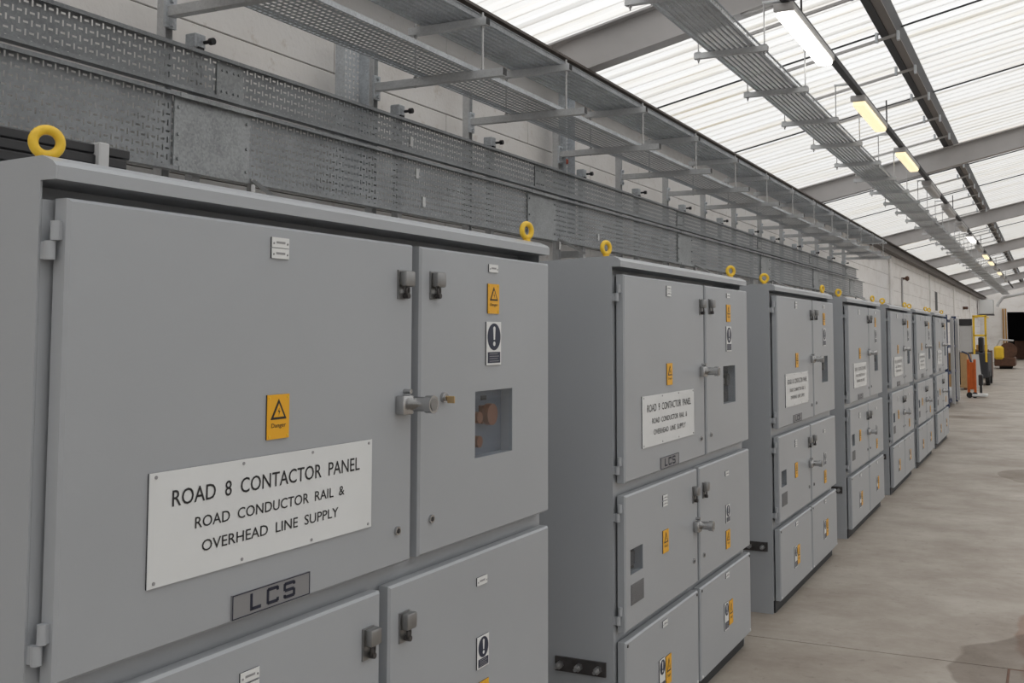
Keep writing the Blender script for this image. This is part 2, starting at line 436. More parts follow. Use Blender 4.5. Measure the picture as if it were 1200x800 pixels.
# ------------------------------------------------------------------ switchgear cabinets
XF, XB, XR = -1.40, -1.44, -2.14         # door face, frame face, rear
def door_mesh(y0, y1, z0, z1, holes=()):
    c = 0.0055
    ys = sorted({y0 + c, y1 - c, *[h[0] for h in holes], *[h[1] for h in holes]})
    zs = sorted({z0 + c, z1 - c, *[h[2] for h in holes], *[h[3] for h in holes]})
    m = MB()
    for a, b in zip(ys[:-1], ys[1:]):
        for d, e_ in zip(zs[:-1], zs[1:]):
            cy, cz = (a + b) / 2, (d + e_) / 2
            if any(h[0] < cy < h[1] and h[2] < cz < h[3] for h in holes): continue
            m.add([(XF, a, d), (XF, b, d), (XF, b, e_), (XF, a, e_)], [(0, 1, 2, 3)])
    for h in holes:
        a, b, d, e_ = h
        o = [(a, d), (b, d), (b, e_), (a, e_)]
        m.add([(XF, *p) for p in o] + [(XB - .03, *p) for p in o], [(k, k + 4, (k + 1) % 4 + 4, (k + 1) % 4) for k in range(4)])
    o = [(y0 + c, z0 + c), (y1 - c, z0 + c), (y1 - c, z1 - c), (y0 + c, z1 - c)]
    q = [(y0, z0), (y1, z0), (y1, z1), (y0, z1)]
    r1 = [(XF, *p) for p in o]; r2 = [(XF - c, *p) for p in q]; r3 = [(XB + .009, *p) for p in q]
    m.add(r1 + r2 + r3, [(k, (k + 1) % 4, 4 + (k + 1) % 4, 4 + k) for k in range(4)] + [(4 + k, 4 + (k + 1) % 4, 8 + (k + 1) % 4, 8 + k) for k in range(4)] + ([] if holes else [(8, 9, 10, 11)]))
    return m

def cabinet(i, Y0, W, road, label, eyes):
    s = W / 1.81
    U = lambda u: Y0 + s * u
    near = i < 3
    root = thing('switchgear_cabinet', label, 'cabinet', (-1.79, Y0 + W / 2, 0), 'grey switchgear cabinets in a row')
    def P(mb, name, m, parent=None, smooth=False): return mb.build(name, m, parent or root, smooth)
    # body: shell with an open recess where the meter window looks in
    P(MB().polyy([(XR, .07), (XB, .07), (XB, 1.788), (XB - .075, 1.788), (XB - .075, 1.819), (XR, 1.819)], Y0 + .0045, Y0 + W - .0045), 'body', 'paint')
    side = [(XR, 0), (XB - .002, 0), (XB, .002), (XB, 1.818), (-1.405, 1.818), (-1.405, 1.840), (-1.413, 1.848), (-1.437, 1.858), (-1.54, 1.855), (XR, 1.827)]
    for ys in (Y0, Y0 + W - .004): P(MB().polyy(side, ys, ys + .004), 'side_panel', 'paint')
    P(MB().box(XR + .03, -1.436, Y0 + .03, Y0 + W - .03, 0, .07), 'plinth', 'plinth')  # plinth set forward, near-black to give the shadow band under the doors
    prof = [(-1.405, 1.818), (-1.405, 1.840), (-1.413, 1.848), (-1.437, 1.858), (-1.54, 1.855), (XR - .02, 1.826), (XR - .02, 1.8195), (-1.42, 1.8195), (-1.42, 1.818)]
    P(MB().polyy(prof, Y0 + .0042, Y0 + W - .0042), 'roof_canopy', 'paint')
    for (u, x, ratio) in eyes:
        y = U(u); v = Vector((-x, -y, 0)).normalized(); a = math.acos(ratio)
        nrm = Matrix.Rotation(a, 3, 'Z') @ v
        e = MB().torus((x, y, 1.892), nrm, 0.0215, 0.0085); e.cyl((x, y, 1.85), (x, y, 1.866), 0.012, 12); e.cyl((x, y, 1.845), (x, y, 1.858), 0.017, 14)
        P(e, 'eyebolt', 'yellow', smooth=True)['label'] = 'yellow lifting eyebolt'
    # doors
    win = (U(1.334), U(1.551), 1.2385, 1.417); mwin = (U(.072), U(.205), .694, .785)
    specs = {'ul': (.022, 1.024, 1.03, 1.79, ()), 'ur': (1.058, 1.795, 1.03, 1.79, (win,)),
             'ml': (.022, .90, .50, .985, (mwin,)), 'mr': (.936, 1.795, .50, .985, ()),
             'bl': (.022, .90, .07, .465, ()), 'br': (.936, 1.795, .07, .465, ())}
    D = {}
    for k, (a, b_, c, d, hs) in specs.items():
        D[k] = P(door_mesh(U(a), U(b_), c, d, hs), 'door' if k[0] != 'b' else 'cover_panel', 'paint')
    # hinges
    for k, zs in (('ul', (1.722, 1.094)), ('ml', (.925, .56))):
        for zc in zs:
            h = MB(); yy = U(.022)
            h.cyl((XF - .018, yy - .009, zc), (XF - .018, yy - .009, zc + .031), .0075, 14); h.box(XF - .024, XF - .012, yy - .009, yy + .002, zc + .001, zc + .030)
            h.cyl((XF - .024, yy - .013, zc - .031), (XF - .024, yy - .013, zc - .001), .0085, 14); h.box(XB, XF - .024, yy - .018, yy - .008, zc - .030, zc - .002)
            P(h, 'hinge', 'paint', D[k], True)
    # latches
    for k, u, zc in (('ul', .978, 1.692), ('ur', 1.122, 1.696), ('ml', .852, .882), ('mr', .998, .882)):
        l = MB(); yy = U(u)
        l.box(XF, XF + .004, yy - .024, yy + .018, zc - .036, zc + .034)
        l.bbox(XF + .003, XF + .024, yy - .018, yy + .022, zc - .006, zc + .032, .005, 2)
        P(l, 'latch', 'latchmetal', D[k], True)
        l = MB().torus((XF + .013, yy + .002, zc - .016), (1, 0.3, 0), .010, .0035, 14, 6); l.cyl((XF + .004, yy + .002, zc - .028), (XF + .018, yy + .002, zc - .028), .007, 10)
        P(l, 'padlock_eye', 'darkmetal', D[k], True)
    # barrel handles across the door gap
    for k, u, zc in (('ul', .985, 1.405), ('ml', .872, .745)):
        h = MB(); yy = U(u)
        h.bbox(XF, XF + .026, yy - .034, yy + .008, zc - .024, zc + .022, .004, 2)
        h.cyl((XF + .012, yy + .02, zc), (XF + .055, yy + .02, zc), .0175, 20); h.cyl((XF + .055, yy + .02, zc), (XF + .074, yy + .02, zc), .0215, 20)
        h.cyl((XF, yy + .004, zc + .03), (XF + .02, yy + .004, zc + .03), .006, 10)
        P(h, 'barrel_handle', 'chrome', D[k], True)
        h = MB().cyl((XF + .0742, yy + .02, zc), (XF + .0755, yy + .02, zc), .015, 18); P(h, 'handle_face', 'latchmetal', D[k])
    # key locks
    for k, u, zc in (('ul', .962, 1.110), ('ur', 1.113, 1.114), ('ml', .835, .602), ('mr', .985, .600)):
        l = MB().cyl((XF, U(u), zc), (XF + .006, U(u), zc), .0105, 16); P(l, 'key_lock', 'chrome', D[k], True)
        P(MB().cyl((XF + .006, U(u), zc), (XF + .0068, U(u), zc), .006, 12), 'keyhole', 'black', D[k])
    if i == 0:
        y_, z_ = U(1.166), 1.411
        l = MB().cyl((XF, y_, z_), (XF + .008, y_, z_), .013, 18); l.cyl((XF + .008, y_, z_), (XF + .014, y_, z_), .009, 16); P(l, 'key_switch', 'chrome', D['ur'], True)
        P(MB().bbox(XF + .014, XF + .036, y_ - .002, y_ + .002, z_ - .014, z_ + .004, .0015), 'key', 'brass', D['ur'])
    # meter window
    a, b_, c, d = win
    P(MB().box(XB + .0005, XB + .003, a - .02, b_ + .02, c - .02, d + .02), 'meter_panel', 'panelblue' if i == 0 else 'paneldark', D['ur'])
    m = MB(); m.box(XB + .003, XB + .016, a + .085, a + .135, c + .085, c + .135); m.cyl((XB + .016, a + .11, c + .11), (XB + .034, a + .11, c + .11), .030, 18); P(m, 'selector_switch', 'copper' if i == 0 else 'blackplastic', D['ur'], True)
    for zc in (c + .04, c + .105): P(MB().cyl((XB + .003, a + .045, zc), (XB + .03, a + .045, zc), .016, 16), 'indicator_lamp', 'copper' if i == 0 else 'blackplastic', D['ur'], True)
    for q in ((a + .045, c + .073), (a + .045, c + .138), (a + .11, c + .155)): P(MB().box(XB + .003, XB + .006, q[0] - .014, q[0] + .014, q[1] - .006, q[1] + .006), 'legend_tag', 'black', D['ur'])
    P(MB().box(XF - .005, XF - .002, a, b_, c, d), 'window_pane', 'glass', D['ur'])
    a, b_, c, d = mwin
    P(MB().box(XB + .0005, XB + .003, a - .02, b_ + .02, c - .01, d + .01), 'relay_panel', 'blackplastic', D['ml'])
    P(MB().bbox(XB + .003, XB + .02, a + .03, b_ - .03, c + .02, d - .02, .003), 'relay', 'paneldark', D['ml'])
    P(MB().box(XF - .005, XF - .002, a, b_, c, d), 'window_pane', 'glass', D['ml'])
    v = MB().box(XF, XF + .002, U(.075), U(.21), .585, .658)
    for q in range(10): v.box(XF + .002, XF + .0035, U(.08), U(.205), .588 + q * .0068, .5915 + q * .0068)
    P(v, 'vent_grille', 'ventgrey', D['ml'])
    # cover panel screws
    for k, u0, u1 in (('bl', .04, .88), ('br', .955, 1.775)):
        for u in (u0, u1):
            for zc in (.45, .085): P(MB().cyl((XF, U(u), zc), (XF + .0025, U(u), zc), .006, 10), 'screw', 'darkmetal' if zc > .2 else 'whiteplastic', D[k])
    # signs
    XK = XF + .0025; X1 = XF + .004; X2 = X1 + .0008
    def backed(n, y0, y1, z0, z1): P(MB().box(XF, XK, y0, y1, z0, z1), 'edge_shadow_backing', 'black', n)  # black layer under a plate, drawn as the dark shadow at its edge
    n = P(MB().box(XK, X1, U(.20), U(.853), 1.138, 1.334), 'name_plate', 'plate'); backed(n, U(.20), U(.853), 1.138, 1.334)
    for tx, ua, ub, zt_, hc in (('ROAD  %s  CONTACTOR  PANEL' % road, .252, .806, 1.271, .0295), ('ROAD  CONDUCTOR  RAIL  &', .308, .751, 1.224, .021), ('OVERHEAD  LINE  SUPPLY', .326, .730, 1.180, .021)):
        t = MB(); text_on(t, tx, U(ua), U(ub), zt_, hc, X2)
        for wd_ in words(t): P(wd_, 'lettering', 'black', n)
    if near:
        for u in (.214, .432, .64, .840):
            for zc in (1.146, 1.326): P(MB().cyl((X1, U(u), zc), (X1 + .0015, U(u), zc), .0032, 8), 'rivet', 'greyprint', n)
    n = P(MB().box(XF, X1, U(.409), U(.637), 1.0365, 1.082), 'maker_plate', 'makerplate')
    t = MB(); y0, y1, z0, z1, wd = U(.409), U(.637), 1.0365, 1.082, .0018
    t.box(X1, X2, y0, y1, z0, z0 + wd); t.box(X1, X2, y0, y1, z1 - wd, z1); t.box(X1, X2, y0, y0 + wd, z0, z1); t.box(X1, X2, y1 - wd, y1, z0, z1)
    P(t, 'border_line', 'makerink', n)
    t = MB(); zb, zt, st = 1.0435, 1.0755, .0062
    def hb(u0, u1, zc): t.box(X1, X2, U(u0), U(u1), zc - st / 2, zc + st / 2)
    def vb(u, za, zb_): t.box(X1, X2, U(u) - st / 2, U(u) + st / 2, za, zb_)
    zm = (zb + zt) / 2; e_ = st / 2
    vb(.461, zb, zt); hb(.461, .488, zb + e_)
    vb(.508, zb + .002, zt - .002); hb(.508, .537, zb + e_); hb(.508, .537, zt - e_); vb(.537, zb + .002, zb + .009); vb(.537, zt - .009, zt - .002)
    hb(.558, .587, zb + e_); hb(.558, .587, zt - e_); hb(.559, .586, zm); vb(.558, zm, zt - .002); vb(.587, zb + .002, zm); vb(.558, zb + .002, zb + .008); vb(.587, zt - .008, zt - .002)
    P(t, 'lettering', 'makerink', n)
    def warning(uc, zc, wv=.066, hv=.088):
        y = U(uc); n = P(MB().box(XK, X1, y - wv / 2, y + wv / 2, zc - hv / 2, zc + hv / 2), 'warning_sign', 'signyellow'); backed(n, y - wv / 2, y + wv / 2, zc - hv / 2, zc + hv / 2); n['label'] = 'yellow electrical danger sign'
        zt, zl, hw = zc + hv * .40, zc - hv * .06, wv * .36
        P(MB().polyx([(y - hw, zl), (y + hw, zl), (y, zt)], X1, X2), 'warning_triangle', 'black', n)
        k = .66; zg = zl + (zt - zl) / 3
        P(MB().polyx([(y - hw * k, zg + (zl - zg) * k), (y + hw * k, zg + (zl - zg) * k), (y, zg + (zt - zg) * k)], X2, X2 + .0004), 'triangle_field', 'signyellow', n)
        t = MB(); bz = zg
        t.polyx([(y + .001, bz + .009), (y - .0035, bz + .001), (y + .0002, bz + .0015), (y - .001, bz - .006), (y + .0035, bz + .0035), (y, bz + .003)], X2 + .0004, X2 + .0008)
        text_on(t, 'Danger', y - wv * .33, y + wv * .33, zc - hv * .24, hv * .10, X2)
        P(t, 'lettering', 'black', n)
        if near:
            for dy in (-1, 1):
                for dz in (-1, 1): P(MB().cyl((X1, y + dy * wv * .41, zc + dz * hv * .43), (X1 + .0012, y + dy * wv * .41, zc + dz * hv * .43), .0025, 8), 'rivet', 'yellow', n)
    def mandatory(uc, zc, wv=.085, hv=.120):
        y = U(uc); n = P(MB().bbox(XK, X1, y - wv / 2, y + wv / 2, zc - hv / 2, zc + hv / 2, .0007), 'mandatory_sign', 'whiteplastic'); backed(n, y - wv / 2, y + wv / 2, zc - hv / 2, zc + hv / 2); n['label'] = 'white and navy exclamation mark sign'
        R = min(wv * .44, hv * .32); cz = zc + hv / 2 - R - wv * .05
        P(MB().cyl((X1 - .001, y, cz), (X2, y, cz), R, 28), 'disc', 'navy', n)
        t = MB().polyx([(y - R * .10, cz - R * .22), (y + R * .10, cz - R * .22), (y + R * .17, cz + R * .68), (y, cz + R * .78), (y - R * .17, cz + R * .68)], X2, X2 + .0005)
        t.cyl((X2, y, cz - R * .52), (X2 + .0005, y, cz - R * .52), R * .17, 14); P(t, 'exclamation_mark', 'whiteplastic', n)
        za, zb_ = zc - hv * .45, zc - hv * .20
        q = P(MB().box(X1 - .001, X2, y - wv * .42, y + wv * .42, za, zb_), 'text_field', 'navy', n)
        t = MB()
        for k in range(4): t.box(X2, X2 + .0003, y - wv * .32, y + wv * (.32 - .08 * (k % 2)), za + (zb_ - za) * (.14 + .22 * k), za + (zb_ - za) * (.20 + .22 * k))
        P(t, 'small_print', 'greyprint', n)
    def tiny(uc, zc, wv=.05, hv=.02):
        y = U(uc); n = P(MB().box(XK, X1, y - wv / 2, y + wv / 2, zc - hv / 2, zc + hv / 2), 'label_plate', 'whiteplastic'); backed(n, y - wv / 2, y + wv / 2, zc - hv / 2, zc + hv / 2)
        if near:
            P(MB().box(X1, X1 + .0004, y - wv * .26, y + wv * .26, zc - hv * .10, zc + hv * .12), 'small_print', 'greyprint', n)
            for d in (-1, 1): P(MB().cyl((X1, y + d * wv * .40, zc - .002), (X1 + .001, y + d * wv * .40, zc - .002), .0022, 8), 'rivet', 'greyprint', n)
    tiny(.528, 1.757, .052, .0205); tiny(.528, 1.735, .052, .0205)
    warning(.53, 1.408); tiny(1.43, 1.755, .052, .022); warning(1.43, 1.67, .064, .083); mandatory(1.432, 1.546)
    tiny(.462, .922, .052, .02); tiny(.462, .898, .052, .02); warning(.465, .75); tiny(1.372, .91, .055, .022)
    mandatory(1.378, .722, .064, .084); warning(1.378, .602, .064, .084)
    tiny(.45, .434, .055, .024); mandatory(.41, .245, .064, .125); warning(.487, .247, .064, .11)
    tiny(1.36, .438, .055, .024); mandatory(1.335, .255, .064, .125); warning(1.412, .257, .064, .11)
    # earth bar with its bolts on the near side
    eb = P(MB().bbox(-1.668, -1.467, Y0 - .008, Y0, .343, .395, .001), 'earth_bar', 'darkmetal'); eb['label'] = 'dark earth bar with three bolts'
    for x in (-1.645, -1.57, -1.495):
        g = MB().cyl((x, Y0 - .008, .368), (x, Y0 - .05, .368), .0065, 10); g.cyl((x, Y0 - .008, .368), (x, Y0 - .019, .368), .0135, 6); g.cyl((x, Y0 - .021, .368), (x, Y0 - .028, .368), .0135, 6)
        P(g, 'bolt', 'bolt', eb, True)
    return root

CABS = [
    (1.133, 1.808, '8', 'nearest grey switchgear cabinet, cut off by the photo edge, eyebolt beside stacked black strips', ((.055, -1.497, .97), (1.745, -1.452, .68))),
    (3.545, 1.765, '9', 'second grey switchgear cabinet from the camera, three bolts on its side bar', ((.05, -1.482, .66), (1.72, -1.463, .80))),
    (5.935, 1.765, '10', 'third grey switchgear cabinet from the camera, with white nameplate', ((.06, -1.48, .97), (1.72, -1.46, .45))),
    (8.305, 1.765, '11', 'fourth grey switchgear cabinet, middle one of the row of seven', ((.06, -1.48, .8), (1.72, -1.46, .6))),
    (10.70, 1.765, '12', 'fifth grey switchgear cabinet from the camera in the row', ((.06, -1.48, .95), (1.72, -1.46, .7))),
    (12.92, 1.765, '13', 'sixth grey switchgear cabinet, last but one of the row', ((.06, -1.48, .9), (1.72, -1.46, .8))),
    (15.20, 1.765, '14', 'farthest grey switchgear cabinet at the end of the row', ((.06, -1.48, .8), (1.72, -1.46, .9))),
]
for i, c in enumerate(CABS): cabinet(i, *c)

# bundle of dark strips lying on the nearest cabinet
st = thing('packing_strip_bundle', 'bundle of flat black strips with a pale tape band on cabinet roof', 'strip bundle', (-1.9, 1.62, 1.845))
for k in range(6):
    MB().bbox(-1.96 + .006 * k, -1.84 - .004 * (k % 3), 1.30 + .01 * (k % 2), 1.66 + .012 * (k % 3), 1.8415 + .024 * k, 1.8635 + .024 * k, .003).build('strip', 'blackplastic', st)
MB().bbox(-1.965, -1.832, 1.585, 1.612, 1.839, 1.986, .002).build('tape_band', 'palegrey', st)

# ------------------------------------------------------------------ perforated wall trays
def perf(mb, L, Wd, nl, nw, fn, slots):
    cl, cw = L / nl, Wd / nw
    for i in range(nl):
        for j in range(nw):
            a, b = i * cl, j * cw; (hl, hw) = slots(i, j)
            ca, cb = a + cl / 2, b + cw / 2
            o = [(a, b), (a + cl, b), (a + cl, b + cw), (a, b + cw)]; q = [(ca - hl, cb - hw), (ca + hl, cb - hw), (ca + hl, cb + hw), (ca - hl, cb + hw)]
            mb.add([fn(*p) for p in o] + [fn(*p) for p in q], [(k, (k + 1) % 4, 4 + (k + 1) % 4, 4 + k) for k in range(4)])
def tslot(i, j): return (.0098, .0038) if (i + j) % 2 else (.0036, .0115)
def walltray(name, label, z0, z1, rows, y_list, y_end):
    root = thing(name, label, 'cable tray', (-3.14, 10, z0))
    Hh = z1 - z0
    def sect(L):
        m = MB(); perf(m, L, Hh, int(L / .025), rows, lambda a, b: (0, a, b), tslot)
        for zz, d in ((0, 1), (Hh, -1)):
            m.box(0, .042, 0, L, zz - .0012, zz + .0012); m.box(.040, .042, 0, L, min(zz, zz + d * .014), max(zz, zz + d * .014))
        return m.mesh('tray_section', 'galvdark')
    cache = {}
    for (a, b) in y_list:
        L = round(b - a, 3)
        if L not in cache: cache[L] = sect(L)
        put(cache[L], 'tray_section', root, (-3.14, a, z0))
    return root, Hh
secs = [(3.50 - 3.15 + 3.15 * k, 6.23 - 3.15 + 3.15 * k) for k in range(0, 7)]
secs = [(a, min(b, 20.3)) for a, b in secs if a < 20.2]
lo_t, hh = walltray('wall_cable_tray', 'deep perforated galvanised tray on edge along wall just above the cabinets', 2.222, 2.532, 9, secs, 20.3)
blank = MB().box(.004, .012, 0, .436, -.004, hh + .004)
for zz, d in ((0, 1), (hh, -1)): blank.box(.0, .046, 0, .436, zz - .003, zz + .003); blank.box(.042, .046, 0, .436, min(zz, zz + d * .016), max(zz, zz + d * .016))
for yy in (.02, .416):
    for zz in (.05, .15, .26): blank.cyl((.012, yy, zz), (.02, yy, zz), .007, 8)
blank = blank.mesh('blank_panel', 'galvplain')
for k in range(0, 6):
    y = 3.075 + 3.15 * k
    put(blank, 'blank_panel', lo_t, (-3.14, y - .01, 2.222))
    br = MB(); br.box(-3.11, -3.085, y + .395, y + .42, 2.16, 2.24); br.cyl((-3.09, y + .41, 2.232), (-2.85, y + .30, 2.12), .010, 8)
    br.build('diagonal_stay', 'bolt', lo_t, True)
usecs = [(.35 + 3.03 * k, .35 + 3.03 * k + 3.03) for k in range(0, 7)]
usecs = [(a, min(b, 19.6)) for a, b in usecs if a < 19.5]
up_t, hu = walltray('wall_cable_tray', 'narrow perforated galvanised tray on edge along wall, above the deeper tray', 2.553, 2.733, 5, usecs, 19.6)
cp = MB().box(.003, .008, 0, .16, .012, hu - .012)
for yy in (.03, .06, .10, .13):
    for zz in (.045, .135): cp.cyl((.008, yy, zz), (.014, yy, zz), .006, 8)
cp = cp.mesh('coupler_plate', 'galvplain')
for a, b in usecs[1:]: put(cp, 'coupler_plate', up_t, (-3.14, a - .08, 2.553))

# short brackets poking out above the wall tray
for i, y in enumerate((3.236, 4.748, 5.80, 7.26, 8.44, 9.7, 11.0, 12.34, 13.42, 14.7, 16.0, 17.3, 18.6)):
    t = thing('tray_clamp_bracket', '%s strut clamp with black knob poking above the wall tray' % nth(i), 'bracket', (-3.3, y, 2.2), 'clamps above the wall tray')
    MB().box(-3.215, -3.174, y - .0205, y + .0205, 2.1, 2.78).build('upright', 'strut', t)
    MB().box(WX, -3.215, y - .03, y + .03, 2.15, 2.2).build('wall_foot', 'strut', t)
    MB().bbox(-3.225, -3.165, y - .03, y + .03, 2.765, 2.825, .004).build('clamp_head', 'galv', t)
    m = MB().cyl((-3.157, y + .012, 2.79), (-3.115, y + .012, 2.79), .008, 10); m.cyl((-3.125, y + .012, 2.79), (-3.105, y + .012, 2.79), .015, 12); m.build('knob', 'blackplastic', t, True)
    MB().box(-3.174, -3.16, y - .016, y + .016, 2.735, 2.768).build('spring_nut', 'blackplastic', t)

# vertical riser trays
def rsl(i, j): return (.010, .0035) if (i + j) % 2 else (.0035, .010)
for (ya, yb, z0, z1, lab) in ((4.275, 4.485, 2.3, 3.06, 'vertical perforated riser tray standing behind the lower overhead tray'), (6.985, 7.15, 2.3, 3.4, 'tall vertical riser tray with a red box, farther along the wall')):
    t = thing('riser_tray', lab, 'cable tray', (-3.25, (ya + yb) / 2, z0))
    m = MB(); perf(m, z1 - z0, yb - ya, int((z1 - z0) / .03), 6, lambda a, b: (-3.26, ya + b, z0 + a), rsl); m.build('perforated_back', 'galv', t)
    for y in (ya, yb): MB().box(-3.26, -3.20, y - .0015, y + .0015, z0, z1).build('side_flange', 'galv', t)
    for zz in (z0 + .05, z0 + .3): MB().box(WX, -3.26, ya + .02, ya + .06, zz, zz + .04).build('stand_off', 'strut', t)
tag(MB().bbox(-3.2585, -3.215, 7.02, 7.07, 2.84, 2.88, .008).build('alarm_box', 'red', origin=(-3.24, 7.045, 2.84)), 'small red box fixed to the tall riser tray', 'box')

# ------------------------------------------------------------------ cantilever brackets with the two overhead trays
ARMS = [1.9, 3.131, 4.6, 5.63, 6.95, 8.2, 9.4, 10.6, 11.8, 13.0, 14.2, 15.4, 16.6, 17.8, 19.0]
for i, y in enumerate(ARMS):
    t = thing('cantilever_bracket', '%s galvanised cantilever bracket holding the two overhead trays off the wall' % nth(i), 'bracket', (-3.3, y, 0.3), 'cantilever brackets along the wall')
    m = MB()
    m.box(-3.285, -3.238, y - .0205, y - .018, .3, 3.1); m.box(-3.285, -3.238, y + .018, y + .0205, .3, 3.1); m.box(-3.285, -3.265, y - .018, y + .018, .3, 3.1)
    m.build('upright', 'strut', t)
    for zz in (.6, 1.8, 2.45): MB().box(WX, -3.285, y - .02, y + .02, zz, zz + .04).build('stand_off', 'strut', t)
    m = MB().box(-3.236, -2.449, y - .0205, y - .018, 2.876, 2.917); m.box(-3.236, -2.449, y + .018, y + .0205, 2.876, 2.917); m.box(-3.236, -2.449, y - .018, y + .018, 2.876, 2.879)
    a = m.build('lower_arm', 'strut', t)
    MB().box(-2.4495, -2.4465, y - .0175, y + .0175, 2.8795, 2.916).build('end_cap', 'blackplastic', a)
    m = MB().box(-3.24, -3.228, y - .03, y + .03, 2.83, 2.96)
    for zz in (2.845, 2.945): m.cyl((-3.228, y, zz), (-3.214, y, zz), .011, 6)
    m.build('bolt_plate', 'galv', a, True)
    m = MB().box(-3.02, -2.548, y - .0205, y - .018, 3.151, 3.191); m.box(-3.02, -2.548, y + .018, y + .0205, 3.151, 3.191); m.box(-3.02, -2.548, y - .018, y + .018, 3.151, 3.154)
    u_ = m.build('upper_arm', 'strut', t)
    MB().box(-2.5485, -2.5455, y - .0175, y + .0175, 3.1545, 3.19).build('end_cap', 'blackplastic', u_)
    for x in (-2.577, -2.985):
        m = MB().cyl((x, y, 2.87), (x, y, 3.222), .0055, 8)
        for zz in (2.919, 3.140, 3.193): m.cyl((x, y, zz), (x, y, zz + .010), .0105, 6)
        m.build('threaded_rod', 'bolt', t, True)

def ribbed(L, Wd, n, fl, perf_side=False):      # corrugated tray bottom with upstands, along +y from the origin
    m = MB(); p = Wd / n
    perf(m, L, Wd, int(L / .05), n, lambda a, b: (b, a, .0085), lambda i, j: (.0195, .0020))
    for k in range(n + 1):
        x = min(max(k * p, .008), Wd - .008)
        m.add([(x - .008, 0, .0085), (x - .0055, 0, 0), (x + .0055, 0, 0), (x + .008, 0, .0085), (x - .008, L, .0085), (x - .0055, L, 0), (x + .0055, L, 0), (x + .008, L, .0085)], [(0, 1, 5, 4), (1, 2, 6, 5), (2, 3, 7, 6)])
    m.box(0, .0015, 0, L, 0, fl); m.box(-.012, .0015, 0, L, fl - .0015, fl)
    if perf_side: perf(m, L, fl, int(L / .05), 1, lambda a, b: (Wd, a, b), lambda i, j: (.016, .007))
    else: m.box(Wd - .0015, Wd, 0, L, 0, fl)
    m.box(Wd - .0015, Wd + .012, 0, L, fl - .0015, fl)
    return m
def run(name, label, x0, x1, zb, ya, yb, kind):
    root = thing(name, label, 'cable tray', ((x0 + x1) / 2, (ya + yb) / 2, zb))
    Wd = x1 - x0; L = 3.0; cache = {}
    y = ya
    while y < yb - .05:
        l = min(L, yb - y); l = round(l, 3)
        if l not in cache:
            if kind == 'perf':
                m = MB(); perf(m, l, Wd, int(l / .032), 10, lambda a, b: (b, a, 0), lambda i, j: (.0095, .0068))
                for x in (0, Wd): m.box(x - .001, x + .001, 0, l, 0, .024)
                m.box(-.001, .008, 0, l, .0228, .024); m.box(Wd - .008, Wd + .001, 0, l, .0228, .024)
            else: m = ribbed(l, Wd, 9, .036 if kind == 'ribperf' else .026, kind == 'ribperf')
            cache[l] = m.mesh('tray_section', 'galv')
        put(cache[l], 'tray_section', root, (x0, y, zb))
        y += L
    return root
run('overhead_cable_tray', 'lower perforated overhead tray lying on the wall brackets', -2.952, -2.625, 2.919, 0.8, 19.9, 'perf')
run('overhead_cable_tray', 'upper ribbed overhead tray on hanging rods, close below the roof eaves', -2.94, -2.607, 3.193, 0.8, 19.7, 'rib')
run('overhead_cable_tray', 'long ribbed cable tray on trapeze hangers beneath the roof beside the lights', -2.21, -1.852, 3.652, 0.3, 62.0, 'ribperf')

# ------------------------------------------------------------------ trapeze hangers, light trunking and lamps
ty = 5.95 - 1.408; i = 0
while ty < 58:
    y = ty
    t = thing('trapeze_hanger', '%s trapeze hanger carrying the long roof tray' % nth(i), 'tray hanger', (-2.05, y, 3.6), 'trapeze hangers under the long roof tray')
    m = MB().box(-2.315, -1.765, y - .0205, y - .018, 3.606, 3.648); m.box(-2.315, -1.765, y + .018, y + .0205, 3.606, 3.648); m.box(-2.315, -1.765, y - .018, y + .018, 3.606, 3.609)
    m.build('cross_channel', 'strut', t)
    for x, zt in ((-2.285, zr(-2.285) - .05), (-1.79, 3.955)):
        m = MB().cyl((x, y, 3.575), (x, y, zt), .0055, 8); m.cyl((x, y, 3.592), (x, y, 3.606), .012, 6); m.cyl((x, y, 3.648), (x, y, 3.660), .012, 6)
        m.build('threaded_rod', 'bolt', t, True)
        m = MB().box(x - .022, x + .022, y - .026, y + .026, 3.648, 3.653); m.build('square_washer', 'strut', t)
    m = MB(); xa, xb = -2.34, -1.22
    m.polyy([(xa, zr(xa) - .036), (xb, zr(xb) - .036), (xb, zr(xb) - .012), (xa, zr(xa) - .012)], y - .014, y + .014)
    m.build('roof_strut', 'steelpaint', ceil)
    for x in (-1.395, -1.20): MB().box(x - .012, x + .012, y - .025, y + .025, zr(-1.3) - .06, zr(-1.3) + .03).build('beam_clamp', 'galv', ceil)
    ty += 1.408; i += 1

tr = thing('light_trunking', 'dark conduit trunking carrying the row of lights under the roof', 'conduit', (-1.75, 30, 3.93))
MB().box(-1.655, -1.595, 0.0, 60, 3.935, 3.985).build('trunking', 'purlin', tr)
for k in range(12): MB().cyl((-1.625, 3.2 + 4.66 * k, 3.985), (-1.625, 3.2 + 4.66 * k, zr(-1.625) - .045), .008, 8).build('drop_hanger', 'purlin', tr)
for k in range(38): MB().box(-1.80, -1.655, 4.542 + 1.408 * k - .015, 4.542 + 1.408 * k + .015, 3.957, 3.972).build('outrigger', 'strut', tr)
MB().path([(-1.66, 7.42, 3.95), (-1.74, 7.42, 3.955), (-1.86, 7.42, 3.925), (-1.98, 7.44, 3.92)], .012).build('flexible_conduit', 'steelpaint', tr, True)
LIT = ['white', 'warm', 'warm', 'off', 'off', 'off', 'white', 'off', 'warm', 'warm', 'off', 'warm', 'off', 'off']
